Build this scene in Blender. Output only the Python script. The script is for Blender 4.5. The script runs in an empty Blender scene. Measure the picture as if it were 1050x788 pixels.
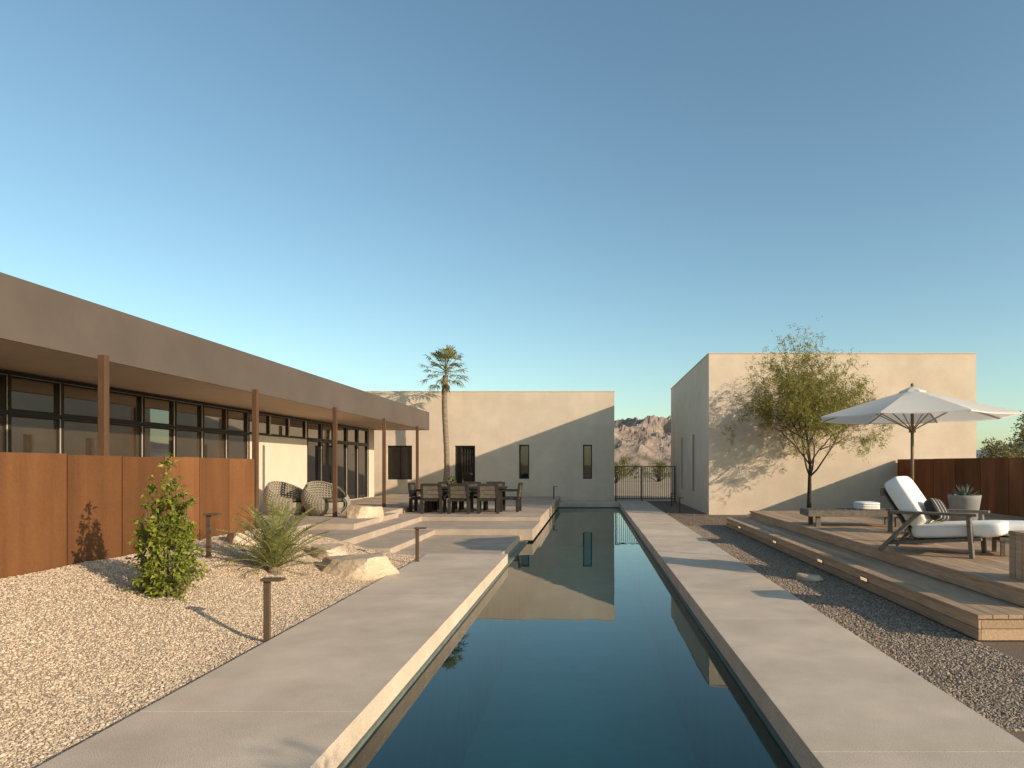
import bpy, math, random
import numpy as np
from mathutils import Vector, Matrix, noise
R = math.radians
random.seed(11); rng = np.random.default_rng(11)
S = bpy.context.scene; C = S.collection
V = Vector

# ------------------------------------------------------------------ helpers
class MB:
    def __init__(s): s.v = []; s.f = []
    def add(s, vs, fs):
        b = len(s.v); s.v += [tuple(v) for v in vs]; s.f += [tuple(b+i for i in f) for f in fs]
    BF = [(0,3,2,1),(4,5,6,7),(0,1,5,4),(1,2,6,5),(2,3,7,6),(3,0,4,7)]
    def box(s, x0,x1,y0,y1,z0,z1, M=None):
        vs = [V(p) for p in ((x0,y0,z0),(x1,y0,z0),(x1,y1,z0),(x0,y1,z0),(x0,y0,z1),(x1,y0,z1),(x1,y1,z1),(x0,y1,z1))]
        if M: vs = [M @ v for v in vs]
        s.add(vs, s.BF)
    def pbox(s, P, u0,u1,z0,z1,d0,d1):
        s.add([P(u0,z0,d0),P(u1,z0,d0),P(u1,z0,d1),P(u0,z0,d1),P(u0,z1,d0),P(u1,z1,d0),P(u1,z1,d1),P(u0,z1,d1)], s.BF)
    def bar(s, p, q, w, h, up=(0,0,1)):
        p = V(p); q = V(q); d = (q-p).normalized(); up = V(up)
        a = d.cross(up)
        if a.length < 1e-4: a = d.cross(V((1,0,0)))
        a.normalize(); b = a.cross(d); a = a*w/2; b = b*h/2
        s.add([p-a-b,p+a-b,p+a+b,p-a+b,q-a-b,q+a-b,q+a+b,q-a+b], s.BF)
    def tube(s, pts, rads, n=8):
        pts = [V(p) for p in pts]; b0 = len(s.v); k = len(pts)
        ref = V((0.3,0.9,0.2))
        for i, p in enumerate(pts):
            d = (pts[min(i+1,k-1)]-pts[max(i-1,0)]).normalized()
            a = d.cross(ref)
            if a.length < 1e-3: a = d.cross(V((1,0,0)))
            a.normalize(); b = d.cross(a)
            for j in range(n):
                t = 2*math.pi*j/n
                s.v.append(tuple(p + (a*math.cos(t)+b*math.sin(t))*rads[i]))
        for i in range(k-1):
            for j in range(n):
                s.f.append((b0+i*n+j, b0+i*n+(j+1)%n, b0+(i+1)*n+(j+1)%n, b0+(i+1)*n+j))
        s.f.append(tuple(b0+j for j in range(n))[::-1]); s.f.append(tuple(b0+(k-1)*n+j for j in range(n)))
    def lathe(s, prof, n=24, c=(0,0,0)):
        b0 = len(s.v)
        for r, z in prof:
            for j in range(n):
                t = 2*math.pi*j/n; s.v.append((c[0]+r*math.cos(t), c[1]+r*math.sin(t), c[2]+z))
        for i in range(len(prof)-1):
            for j in range(n):
                s.f.append((b0+i*n+j, b0+i*n+(j+1)%n, b0+(i+1)*n+(j+1)%n, b0+(i+1)*n+j))
    def pillow(s, a, b, c, M=None, e=0.35, e2=0.45, nu=28, nv=14):
        sp = lambda x, p: math.copysign(abs(x)**p, x)
        b0 = len(s.v); M = M or Matrix()
        for i in range(nv+1):
            v = -math.pi/2+math.pi*i/nv
            for j in range(nu):
                u = 2*math.pi*j/nu
                s.v.append(tuple(M @ V((a*sp(math.cos(v),e2)*sp(math.cos(u),e), b*sp(math.cos(v),e2)*sp(math.sin(u),e), c*sp(math.sin(v),e2*1.5)))))
        for i in range(nv):
            for j in range(nu):
                s.f.append((b0+i*nu+j, b0+i*nu+(j+1)%nu, b0+(i+1)*nu+(j+1)%nu, b0+(i+1)*nu+j))
    def build(s, name, m, parent=None, smooth=False, bevel=0, off=None, loc=None):
        me = bpy.data.meshes.new(name)
        vs = s.v if off is None else [(x-off[0], y-off[1], z-off[2]) for x,y,z in s.v]
        me.from_pydata(vs, [], s.f); me.update()
        if smooth: me.polygons.foreach_set('use_smooth', [True]*len(me.polygons))
        me.materials.append(m)
        o = bpy.data.objects.new(name, me); C.objects.link(o)
        if parent: o.parent = parent
        if loc: o.location = loc
        if bevel:
            b = o.modifiers.new('bevel','BEVEL'); b.width = bevel; b.segments = 2; b.limit_method = 'ANGLE'
        return o

def tag(o, label, cat, group=None):
    o['label'] = label; o['category'] = cat
    if group: o['group'] = group
    return o
def thing(name, label, cat, loc=(0,0,0), rz=0, group=None, sc=1):
    o = bpy.data.objects.new(name, None); C.objects.link(o); o.empty_display_size = .2
    o.location = loc; o.rotation_euler = (0,0,rz); o.scale = (sc,)*3
    return tag(o, label, cat, group)
def struct(o): o['kind'] = 'structure'; return o
def stuff(o): o['kind'] = 'stuff'; return o
def dup(root, loc, rz, label, sc=None, group=None):
    r = root.copy(); C.objects.link(r); r.location = loc; r.rotation_euler = (0,0,rz); r['label'] = label
    if sc: r.scale = (sc,)*3
    if group: r['group'] = group
    for ch in list(root.children):
        c = ch.copy(); C.objects.link(c); c.parent = r
        for g in list(ch.children):
            d = g.copy(); C.objects.link(d); d.parent = c
    return r

# ------------------------------------------------------------------ materials
def nodes(name):
    m = bpy.data.materials.new(name); m.use_nodes = True
    nt = m.node_tree; return m, nt, nt.nodes['Principled BSDF']
def N(nt, t, **k):
    n = nt.nodes.new(t)
    for a, b in k.items(): setattr(n, a, b)
    return n
def ramp(nt, cols, fac):
    r = N(nt,'ShaderNodeValToRGB'); e = r.color_ramp.elements
    while len(e) < len(cols): e.new(.5)
    for i,(p,c) in enumerate(cols): e[i].position = p; e[i].color = (*c,1)
    nt.links.new(fac, r.inputs[0]); return r.outputs[0]
def mat(name, cols, scale=5, rough=.8, bump=0, bscale=None, stretch=None, big=None, rand=0, island=0, spec=.3, metal=0, speck=None, detail=6, streak=None):
    m, nt, b = nodes(name); L = nt.links.new
    tc = N(nt,'ShaderNodeTexCoord'); mp = N(nt,'ShaderNodeMapping'); L(tc.outputs['Object'], mp.inputs[0])
    if stretch: mp.inputs['Scale'].default_value = stretch
    nz = N(nt,'ShaderNodeTexNoise'); nz.inputs['Scale'].default_value = scale; nz.inputs['Detail'].default_value = detail
    nz.inputs['Roughness'].default_value = .62
    L(mp.outputs[0], nz.inputs['Vector'])
    if len(cols) == 2 and not isinstance(cols[0][0], tuple) and len(cols[0]) == 3:
        cols = [(.32,cols[0]),(.68,cols[1])]
    col = ramp(nt, cols, nz.outputs[0])
    def mul(col, fac_out, lo, hi):
        mr = N(nt,'ShaderNodeMapRange'); mr.inputs[3].default_value = lo; mr.inputs[4].default_value = hi
        L(fac_out, mr.inputs[0])
        mx = N(nt,'ShaderNodeVectorMath', operation='SCALE'); L(col, mx.inputs[0]); L(mr.outputs[0], mx.inputs['Scale'])
        return mx.outputs[0], mr
    if big:
        n2 = N(nt,'ShaderNodeTexNoise'); n2.inputs['Scale'].default_value = big[0]; n2.inputs['Detail'].default_value = 4
        L(tc.outputs['Object'], n2.inputs['Vector'])
        col, mr = mul(col, n2.outputs[0], 1-big[1], 1+big[1]); mr.inputs[1].default_value = .3; mr.inputs[2].default_value = .7
    if speck:
        n3 = N(nt,'ShaderNodeTexNoise'); n3.inputs['Scale'].default_value = speck[0]; n3.inputs['Detail'].default_value = 2
        L(tc.outputs['Object'], n3.inputs['Vector'])
        col, mr = mul(col, n3.outputs[0], 1-speck[1], 1+speck[1]); mr.inputs[1].default_value = .3; mr.inputs[2].default_value = .7
    if streak:
        m2 = N(nt,'ShaderNodeMapping'); m2.inputs['Scale'].default_value = streak[0]; L(tc.outputs['Object'], m2.inputs[0])
        n5 = N(nt,'ShaderNodeTexNoise'); n5.inputs['Scale'].default_value = 1; n5.inputs['Detail'].default_value = 5; L(m2.outputs[0], n5.inputs['Vector'])
        col, mr = mul(col, n5.outputs[0], 1-streak[1], 1+streak[1]); mr.inputs[1].default_value = .32; mr.inputs[2].default_value = .68
    if rand:
        oi = N(nt,'ShaderNodeObjectInfo'); col, _ = mul(col, oi.outputs['Random'], 1-rand, 1+rand)
    if island:
        ge = N(nt,'ShaderNodeNewGeometry'); col, _ = mul(col, ge.outputs['Random Per Island'], 1-island, 1+island)
    L(col, b.inputs['Base Color'])
    b.inputs['Roughness'].default_value = rough; b.inputs['Specular IOR Level'].default_value = spec; b.inputs['Metallic'].default_value = metal
    if bump:
        n4 = N(nt,'ShaderNodeTexNoise'); n4.inputs['Scale'].default_value = bscale or scale*4; n4.inputs['Detail'].default_value = 5
        L(mp.outputs[0], n4.inputs['Vector'])
        bp = N(nt,'ShaderNodeBump'); bp.inputs['Strength'].default_value = bump; bp.inputs['Distance'].default_value = .02
        L(n4.outputs[0], bp.inputs['Height']); L(bp.outputs[0], b.inputs['Normal'])
    return m
def leafmat(name, cols, trans=.35, rough=.55):
    m, nt, b = nodes(name); L = nt.links.new
    ge = N(nt,'ShaderNodeNewGeometry'); col = ramp(nt, cols, ge.outputs['Random Per Island'])
    L(col, b.inputs['Base Color']); b.inputs['Roughness'].default_value = rough; b.inputs['Specular IOR Level'].default_value = .25
    tr = N(nt,'ShaderNodeBsdfTranslucent'); L(col, tr.inputs[0])
    mx = N(nt,'ShaderNodeMixShader'); mx.inputs[0].default_value = trans
    L(b.outputs[0], mx.inputs[1]); L(tr.outputs[0], mx.inputs[2]); L(mx.outputs[0], nt.nodes['Material Output'].inputs[0])
    return m
def islandmat(name, cols, rough=.85):
    m, nt, b = nodes(name); L = nt.links.new
    ge = N(nt,'ShaderNodeNewGeometry'); col = ramp(nt, cols, ge.outputs['Random Per Island'])
    L(col, b.inputs['Base Color']); b.inputs['Roughness'].default_value = rough; b.inputs['Specular IOR Level'].default_value = .2
    return m

M = {}
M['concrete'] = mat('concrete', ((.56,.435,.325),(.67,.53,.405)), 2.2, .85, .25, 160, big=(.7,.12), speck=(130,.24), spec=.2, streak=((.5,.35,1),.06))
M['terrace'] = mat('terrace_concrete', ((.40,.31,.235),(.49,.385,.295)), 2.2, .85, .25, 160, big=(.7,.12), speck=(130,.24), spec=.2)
M['stucco'] = mat('stucco', ((.63,.50,.38),(.71,.575,.44)), 1.6, .9, .4, 30, big=(.35,.06), speck=(60,.06), spec=.15, streak=((1.6,1.6,.18),.03))
M['stucco2'] = mat('stucco_house', ((.64,.535,.42),(.70,.585,.46)), 2, .9, .2, 50, spec=.15)
M['fascia'] = mat('fascia_metal', ((.106,.08,.063),(.13,.098,.078)), 1.2, .6, .03, 20, big=(.4,.1), spec=.35)
M['soffit'] = mat('soffit_paint', ((.57,.435,.315),(.63,.485,.355)), 1.5, .8, .05, 30, spec=.2)
M['corten'] = mat('rusted_steel', [(.25,(.135,.055,.022)),(.5,(.17,.070,.026)),(.75,(.205,.086,.033))], 1.2, .75, .06, 60, stretch=(1,1,.3), big=(.8,.10), rand=.22, speck=(40,.08), spec=.2, streak=((5,5,.35),.12))
M['cortend'] = mat('dark_rusted_steel', [(.25,(.14,.048,.019)),(.5,(.20,.070,.026)),(.75,(.27,.097,.036))], 1.6, .75, .06, 60, stretch=(1,1,.35), big=(1,.15), rand=.25, spec=.2, streak=((5,5,.35),.2))
M['bronze'] = mat('dark_bronze_frame', ((.018,.015,.013),(.028,.023,.019)), 6, .45, spec=.4)
M['post'] = mat('rusty_post', ((.085,.044,.024),(.13,.068,.038)), 4, .7, .1, 60, stretch=(1,1,.3), spec=.25)
M['lamp'] = mat('bronze_lamp', ((.085,.055,.034),(.12,.08,.05)), 6, .6, .05, 60, spec=.3)
M['iron'] = mat('black_iron', ((.05,.034,.024),(.08,.055,.038)), 8, .55, spec=.4)
M['gate'] = mat('brown_gate_metal', ((.075,.045,.028),(.115,.07,.045)), 8, .6, spec=.3)
M['deck'] = mat('weathered_deck', ((.36,.232,.142),(.54,.37,.238)), 5, .75, .25, 30, stretch=(9,.6,9), island=.2, big=(.6,.12), spec=.2)
M['greywood'] = mat('weathered_teak', ((.13,.105,.083),(.22,.18,.143)), 6, .75, .15, 40, stretch=(3,3,3), spec=.2, rand=.1)
M['darkwood'] = mat('dark_wood', ((.022,.017,.014),(.042,.033,.027)), 7, .6, .1, 40, spec=.3, rand=.15)
M['sling'] = mat('tan_chair_panel', ((.08,.062,.046),(.13,.105,.078)), 7, .7, .1, 40, spec=.2, rand=.25)
M['cushion'] = mat('white_cushion', ((.80,.76,.70),(.87,.83,.77)), 4, .9, .15, 250, spec=.1)
M['canvas'] = leafmat('canvas', [(0,(.86,.81,.73)),(1,(.88,.83,.75))], .38, .85)
M['pole'] = mat('pole_wood', ((.14,.09,.055),(.2,.135,.085)), 6, .5, spec=.3)
M['ribwood'] = mat('pale_rib_wood', ((.38,.30,.22),(.46,.37,.28)), 6, .6, spec=.3)
M['planter'] = mat('pale_planter', ((.23,.22,.20),(.30,.285,.26)), 5, .7, .1, 60, spec=.2)
M['boulder'] = mat('sandstone_boulder', [(.3,(.40,.28,.185)),(.5,(.53,.40,.28)),(.7,(.62,.49,.36))], 3, .9, .7, 14, big=(1.5,.18), speck=(50,.15), spec=.15)
M['wicker'] = mat('wicker', ((.21,.178,.138),(.35,.295,.23)), 30, .7, spec=.2)
M['ground'] = mat('desert_ground', [(.3,(.34,.25,.165)),(.55,(.44,.33,.225)),(.75,(.40,.33,.20))], .12, .95, .3, 6, big=(.02,.15), spec=.05)
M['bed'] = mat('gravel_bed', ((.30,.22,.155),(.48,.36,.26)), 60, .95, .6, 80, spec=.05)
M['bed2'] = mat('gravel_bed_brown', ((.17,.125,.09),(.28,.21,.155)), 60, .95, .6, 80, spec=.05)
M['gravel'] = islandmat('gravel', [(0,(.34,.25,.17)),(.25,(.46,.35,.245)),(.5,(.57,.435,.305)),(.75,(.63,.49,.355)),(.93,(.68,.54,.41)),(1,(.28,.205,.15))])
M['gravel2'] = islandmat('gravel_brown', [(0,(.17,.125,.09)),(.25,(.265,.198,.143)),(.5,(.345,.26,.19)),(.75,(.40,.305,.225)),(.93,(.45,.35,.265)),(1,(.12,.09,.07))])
M['plaster'] = mat('pool_plaster', ((.05,.43,.37),(.075,.52,.44)), 3, .8, spec=.1, big=(.5,.12))
M['tile'] = mat('waterline_tile', ((.12,.14,.12),(.16,.19,.165)), 6, .6, spec=.3)
M['rock'] = mat('mountain_rock', [(.3,(.17,.125,.10)),(.5,(.29,.22,.175)),(.7,(.37,.29,.23))], .09, .95, .9, .35, spec=.05, big=(.02,.25), detail=12)
M['hazerock'] = mat('hazed_far_mountain', ((.20,.225,.25),(.22,.24,.26)), .01, .95, spec=.05)  # bluish distance haze is painted into the rock colour
M['bark'] = mat('bark', ((.045,.033,.025),(.09,.066,.05)), 9, .9, .5, 40, stretch=(2,2,.5), spec=.1)
M['palmbark'] = mat('palm_bark', ((.17,.125,.085),(.34,.26,.18)), 5, .9, .6, 10, stretch=(.6,.6,5), spec=.1)
M['stemgreen'] = mat('green_stem', ((.10,.09,.045),(.16,.13,.07)), 10, .8, spec=.1)
M['mesquite'] = leafmat('mesquite_leaf', [(0,(.15,.145,.03)),(.5,(.27,.245,.055)),(.85,(.38,.325,.09)),(1,(.46,.375,.12))], .42)
M['shrubleaf'] = leafmat('shrub_leaf', [(0,(.12,.155,.018)),(.5,(.22,.26,.032)),(1,(.40,.38,.07))], .38, .4)
M['palmleaf'] = leafmat('palm_leaf', [(0,(.13,.13,.025)),(.6,(.25,.225,.05)),(1,(.40,.32,.09))], .32)
M['deadpalm'] = leafmat('dead_frond', [(0,(.18,.12,.06)),(1,(.32,.23,.12))], .15)
M['youngpalm'] = leafmat('young_palm_leaf', [(0,(.17,.19,.06)),(.6,(.31,.31,.105)),(1,(.46,.42,.17))], .4)
M['bushleaf'] = leafmat('desert_bush_leaf', [(0,(.08,.09,.03)),(.6,(.18,.17,.065)),(1,(.30,.26,.12))], .25)
M['agave'] = leafmat('agave_leaf', [(0,(.10,.135,.10)),(1,(.18,.215,.16))], .1, .6)
def glassmat(name, col, refl=.12, rough=.015):
    m, nt, b = nodes(name); b.inputs['Roughness'].default_value = rough
    b.inputs['IOR'].default_value = 1.6; b.inputs['Specular IOR Level'].default_value = .5
    L = nt.links.new; nz = N(nt,'ShaderNodeTexNoise'); nz.inputs['Scale'].default_value = .9; nz.inputs['Detail'].default_value = 1
    tc = N(nt,'ShaderNodeTexCoord'); L(tc.outputs['Object'], nz.inputs['Vector'])
    bp = N(nt,'ShaderNodeBump'); bp.inputs['Strength'].default_value = .05; bp.inputs['Distance'].default_value = .02
    L(nz.outputs[0], bp.inputs['Height']); L(bp.outputs[0], b.inputs['Normal'])
    c = ramp(nt, [(.3,tuple(x*.7 for x in col)),(.7,tuple(x*1.4 for x in col))], nz.outputs[0]); L(c, b.inputs['Base Color'])
    gl = N(nt,'ShaderNodeBsdfGlossy'); gl.inputs['Roughness'].default_value = rough; gl.inputs['Color'].default_value = (.95,.90,.82,1); L(bp.outputs[0], gl.inputs['Normal'])
    mx = N(nt,'ShaderNodeMixShader'); mx.inputs[0].default_value = refl
    L(b.outputs[0], mx.inputs[1]); L(gl.outputs[0], mx.inputs[2]); L(mx.outputs[0], nt.nodes['Material Output'].inputs[0])
    return m
M['glass'] = glassmat('dark_window_glass', (.012,.012,.013), .06)
M['glass1'] = glassmat('clerestory_glass', (.03,.026,.021), .24)
M['glass2'] = glassmat('tinted_window_glass', (.06,.043,.028), .26)
def watermat(name, tint, bs=.12):
    m, nt, b = nodes(name); L = nt.links.new; nt.nodes.remove(b)
    tc = N(nt,'ShaderNodeTexCoord'); mp = N(nt,'ShaderNodeMapping'); mp.inputs['Scale'].default_value = (1.6,.8,1); L(tc.outputs['Object'], mp.inputs[0])
    nz = N(nt,'ShaderNodeTexNoise'); nz.inputs['Scale'].default_value = 1.3; nz.inputs['Detail'].default_value = 2; L(mp.outputs[0], nz.inputs['Vector'])
    bp = N(nt,'ShaderNodeBump'); bp.inputs['Strength'].default_value = bs; bp.inputs['Distance'].default_value = .02; L(nz.outputs[0], bp.inputs['Height'])
    fr = N(nt,'ShaderNodeFresnel'); fr.inputs['IOR'].default_value = 1.42; L(bp.outputs[0], fr.inputs['Normal'])
    gl = N(nt,'ShaderNodeBsdfGlossy'); gl.inputs['Roughness'].default_value = .008; gl.inputs['Color'].default_value = (.97,.98,.97,1); L(bp.outputs[0], gl.inputs['Normal'])
    tr = N(nt,'ShaderNodeBsdfTransparent'); tr.inputs[0].default_value = (*tint,1)
    mx = N(nt,'ShaderNodeMixShader'); L(fr.outputs[0], mx.inputs[0]); L(tr.outputs[0], mx.inputs[1]); L(gl.outputs[0], mx.inputs[2])
    L(mx.outputs[0], nt.nodes['Material Output'].inputs[0]); return m
M['water'] = watermat('pool_water', (.38,.82,.78), .07)
m, nt, b = nodes('step_light_lens'); b.inputs['Base Color'].default_value = (.8,.65,.45,1)
b.inputs['Emission Color'].default_value = (1,.68,.36,1); b.inputs['Emission Strength'].default_value = .6; M['lens'] = m
m, nt, b = nodes('striped_fabric'); L = nt.links.new
tc = N(nt,'ShaderNodeTexCoord'); wv = N(nt,'ShaderNodeTexWave'); wv.bands_direction = 'X'; wv.inputs['Scale'].default_value = 3; wv.inputs['Phase Offset'].default_value = 1.2
L(tc.outputs['Object'], wv.inputs[0]); c = ramp(nt, [(.05,(.4,.37,.33)),(.09,(.025,.023,.022))], wv.outputs[0]); L(c, b.inputs['Base Color']); b.inputs['Roughness'].default_value = .9
M['stripe'] = m

# ------------------------------------------------------------------ ground, pool, paths
def quadgrid(xs, ys, z, skip, name, m):
    mb = MB()
    for i in range(len(xs)-1):
        for j in range(len(ys)-1):
            if (i,j) in skip: continue
            mb.add([(xs[i],ys[j],z),(xs[i+1],ys[j],z),(xs[i+1],ys[j+1],z),(xs[i],ys[j+1],z)], [(0,1,2,3)])
    return struct(mb.build(name, m))
quadgrid([-6000,-1.55,1.3,6000], [-6000,.45,28.72,9000], -.16, {(1,1)}, 'ground', M['ground'])

WZ = -.20
mb = MB()   # pool basin
x0,x1,y0,y1,zb = -1.46,1.215,.52,28.68,-1.8
mb.add([(x0,y0,zb),(x1,y0,zb),(x1,y1,zb),(x0,y1,zb),(x0,y0,-.34),(x1,y0,-.34),(x1,y1,-.34),(x0,y1,-.34)],
       [(0,1,2,3),(0,1,5,4),(1,2,6,5),(2,3,7,6),(3,0,4,7)])
struct(mb.build('pool_basin', M['plaster']))
mb = MB()
for a,b,c,d in ((x0-.3,x0,y0-.3,y1+.3),(x1,x1+.3,y0-.3,y1+.3),(x0,x1,y0-.3,y0),(x0,x1,y1,y1+.3)): mb.box(a,b,c,d,-.34,-.172)
struct(mb.build('waterline_tile_band', M['tile']))
mb = MB(); mb.add([(x0,y0,WZ),(x1,y0,WZ),(x1,y1,WZ),(x0,y1,WZ)], [(0,1,2,3)])
struct(mb.build('pool_water', M['water']))

def slabs(name, x0,x1, cuts, z0, z1, m=None, bevel=.012):
    mb = MB()
    for a, b in zip(cuts[:-1], cuts[1:]): mb.box(x0,x1,a+.002,b-.002,z0,z1)
    return struct(mb.build(name, m or M['concrete'], bevel=bevel))
slabs('left_walkway', -2.93,-1.48, [.5+1.9667*i*2 for i in range(3)]+[12.3], -.17, 0, bevel=.0015)
slabs('right_walkway', 1.235,2.5, [.5+3.31*i for i in range(10)], -.17, 0, bevel=.0015)
mb = MB(); mb.box(-1.32,1.23,28.7,30.28,-.17,0); struct(mb.build('pool_end_walkway', M['concrete'], bevel=.012))
mb = MB(); mb.box(-2.93,2.5,-4,.495,-.17,0); struct(mb.build('near_walkway', M['concrete'], bevel=.012))
PZ = .20
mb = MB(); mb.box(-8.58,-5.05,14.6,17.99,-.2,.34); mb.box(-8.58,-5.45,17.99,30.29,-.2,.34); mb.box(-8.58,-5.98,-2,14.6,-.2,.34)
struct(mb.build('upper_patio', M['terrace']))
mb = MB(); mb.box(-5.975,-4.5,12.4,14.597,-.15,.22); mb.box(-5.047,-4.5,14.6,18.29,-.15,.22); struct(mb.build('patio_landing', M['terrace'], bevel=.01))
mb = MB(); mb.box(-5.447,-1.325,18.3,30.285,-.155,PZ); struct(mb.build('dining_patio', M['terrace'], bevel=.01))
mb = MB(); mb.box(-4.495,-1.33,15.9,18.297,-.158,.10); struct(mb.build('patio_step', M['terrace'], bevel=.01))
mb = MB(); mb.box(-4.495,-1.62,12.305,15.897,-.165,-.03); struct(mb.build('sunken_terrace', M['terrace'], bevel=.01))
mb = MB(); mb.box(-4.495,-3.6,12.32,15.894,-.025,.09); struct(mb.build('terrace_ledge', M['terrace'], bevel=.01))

def gz(x, y):
    t = min(1,max(0,(-2.93-x)/2.95)); s = t*t*(3-2*t)
    return -.035+.5*s+.035*noise.noise((x*.9,y*.9,0))*min(1,t*5)
mb = MB(); nx, ny = 40, 110
for i in range(nx+1):
    for j in range(ny+1):
        x = -5.86+2.94*i/nx; y = .5+11.8*j/ny; mb.v.append((x,y,gz(x,y)))
for i in range(nx):
    for j in range(ny):
        a = i*(ny+1)+j; mb.f.append((a,a+ny+1,a+ny+2,a+1))
struct(mb.build('gravel_garden_bed', M['bed'], smooth=True))
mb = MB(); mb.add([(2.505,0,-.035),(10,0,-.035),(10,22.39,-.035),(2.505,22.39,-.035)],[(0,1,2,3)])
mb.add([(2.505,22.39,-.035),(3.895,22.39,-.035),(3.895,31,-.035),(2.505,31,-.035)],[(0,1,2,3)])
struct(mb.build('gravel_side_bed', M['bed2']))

def stones(name, xs, ys, zs, sizes, m):
    p = (1+5**.5)/2
    ico = np.array([(-1,p,0),(1,p,0),(-1,-p,0),(1,-p,0),(0,-1,p),(0,1,p),(0,-1,-p),(0,1,-p),(p,0,-1),(p,0,1),(-p,0,-1),(-p,0,1)])/1.9
    fc = np.array([(0,11,5),(0,5,1),(0,1,7),(0,7,10),(0,10,11),(1,5,9),(5,11,4),(11,10,2),(10,7,6),(7,1,8),(3,9,4),(3,4,2),(3,2,6),(3,6,8),(3,8,9),(4,9,5),(2,4,11),(6,2,10),(8,6,7),(9,8,1)])
    n = len(xs); v = ico[None]*(1+rng.uniform(-.25,.25,(n,12,1)))
    v = v*np.stack([rng.uniform(.8,1.3,n), rng.uniform(.6,1.,n), rng.uniform(.5,.85,n)],1)[:,None,:]
    tl = rng.uniform(-.7,.7,n); c, s = np.cos(tl)[:,None], np.sin(tl)[:,None]
    y = v[...,1]*c - v[...,2]*s; z = v[...,1]*s + v[...,2]*c
    a = rng.uniform(0,6.283,n); c, s = np.cos(a)[:,None], np.sin(a)[:,None]
    X = v[...,0]*c - y*s; Y = v[...,0]*s + y*c
    out = np.stack([X,Y,z],2)*(sizes/2)[:,None,None] + np.stack([xs,ys,zs],1)[:,None,:]
    me = bpy.data.meshes.new(name); me.vertices.add(n*12); me.vertices.foreach_set('co', out.astype(np.float32).ravel())
    idx = (fc[None]+12*np.arange(n)[:,None,None]).astype(np.int32).ravel()
    me.loops.add(len(idx)); me.loops.foreach_set('vertex_index', idx)
    me.polygons.add(n*20); me.polygons.foreach_set('loop_start', np.arange(0,n*60,3,dtype=np.int32))
    me.update(calc_edges=True); me.validate(); me.materials.append(m)
    o = bpy.data.objects.new(name, me); C.objects.link(o); return o
n = 125000
xs = rng.uniform(-5.85,-2.95,n); ys = 3.1+9.15*rng.uniform(0,1,n)**1.6
zs = np.array([gz(a,b) for a,b in zip(xs,ys)])+.001
stuff(tag(stones('gravel', xs, ys, zs, rng.gamma(7,.0022,n).clip(.008,.040), M['gravel']), 'tan crushed stone covering the garden bed left of the pool', 'gravel'))
n = 64000
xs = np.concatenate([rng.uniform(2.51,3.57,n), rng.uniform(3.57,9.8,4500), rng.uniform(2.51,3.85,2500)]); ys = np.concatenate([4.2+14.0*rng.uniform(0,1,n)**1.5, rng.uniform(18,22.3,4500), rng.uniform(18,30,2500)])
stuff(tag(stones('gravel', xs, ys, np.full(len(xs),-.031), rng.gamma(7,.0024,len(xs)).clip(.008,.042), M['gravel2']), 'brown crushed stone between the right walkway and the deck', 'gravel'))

# ------------------------------------------------------------------ buildings
def facade(mb, P, u0,u1,z0,z1, ops, depth=.14):
    us = sorted({u0,u1,*[o[0] for o in ops],*[o[1] for o in ops]}); zs = sorted({z0,z1,*[o[2] for o in ops],*[o[3] for o in ops]})
    for a,b in zip(us[:-1],us[1:]):
        for c,d in zip(zs[:-1],zs[1:]):
            if any(o[0]<=a and b<=o[1] and o[2]<=c and d<=o[3] for o in ops): continue
            mb.add([P(a,c,0),P(b,c,0),P(b,d,0),P(a,d,0)],[(0,1,2,3)])
    for a,b,c,d in [o[:4] for o in ops]:
        q = [(a,c),(b,c),(b,d),(a,d)]
        for k in range(4):
            (ua,za),(ub,zb2) = q[k], q[(k+1)%4]
            mb.add([P(ua,za,0),P(ub,zb2,0),P(ub,zb2,depth),P(ua,za,depth)],[(0,1,2,3)])
def window(root, off, P, a,b,c,d, depth=.10, fr=.05, nm='window', mull=0, gm='glass', handle=False):
    f = MB(); g = .004
    a+=g; b-=g; c+=g; d-=g
    f.pbox(P,a,a+fr,c,d,depth-.05,depth+.02); f.pbox(P,b-fr,b,c,d,depth-.05,depth+.02)
    f.pbox(P,a+fr,b-fr,c,c+fr,depth-.05,depth+.02); f.pbox(P,a+fr,b-fr,d-fr,d,depth-.05,depth+.02)
    for k in range(mull):
        u = a+(b-a)*(k+1)/(mull+1); f.pbox(P,u-fr*.4,u+fr*.4,c+fr,d-fr,depth-.04,depth+.015)
    o = f.build(nm, M['bronze'], root, off=off)
    p = MB(); p.pbox(P,a+fr*.8,b-fr*.8,c+fr*.8,d-fr*.8,depth-.012,depth-.002); p.build('pane', M[gm], o, off=off)
    if handle:
        h = MB(); h.pbox(P,b-fr-.12,b-fr-.09,c+.85,c+1.15,depth-.1,depth-.06); h.build('handle', M['iron'], o, off=off)
    return o

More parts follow.
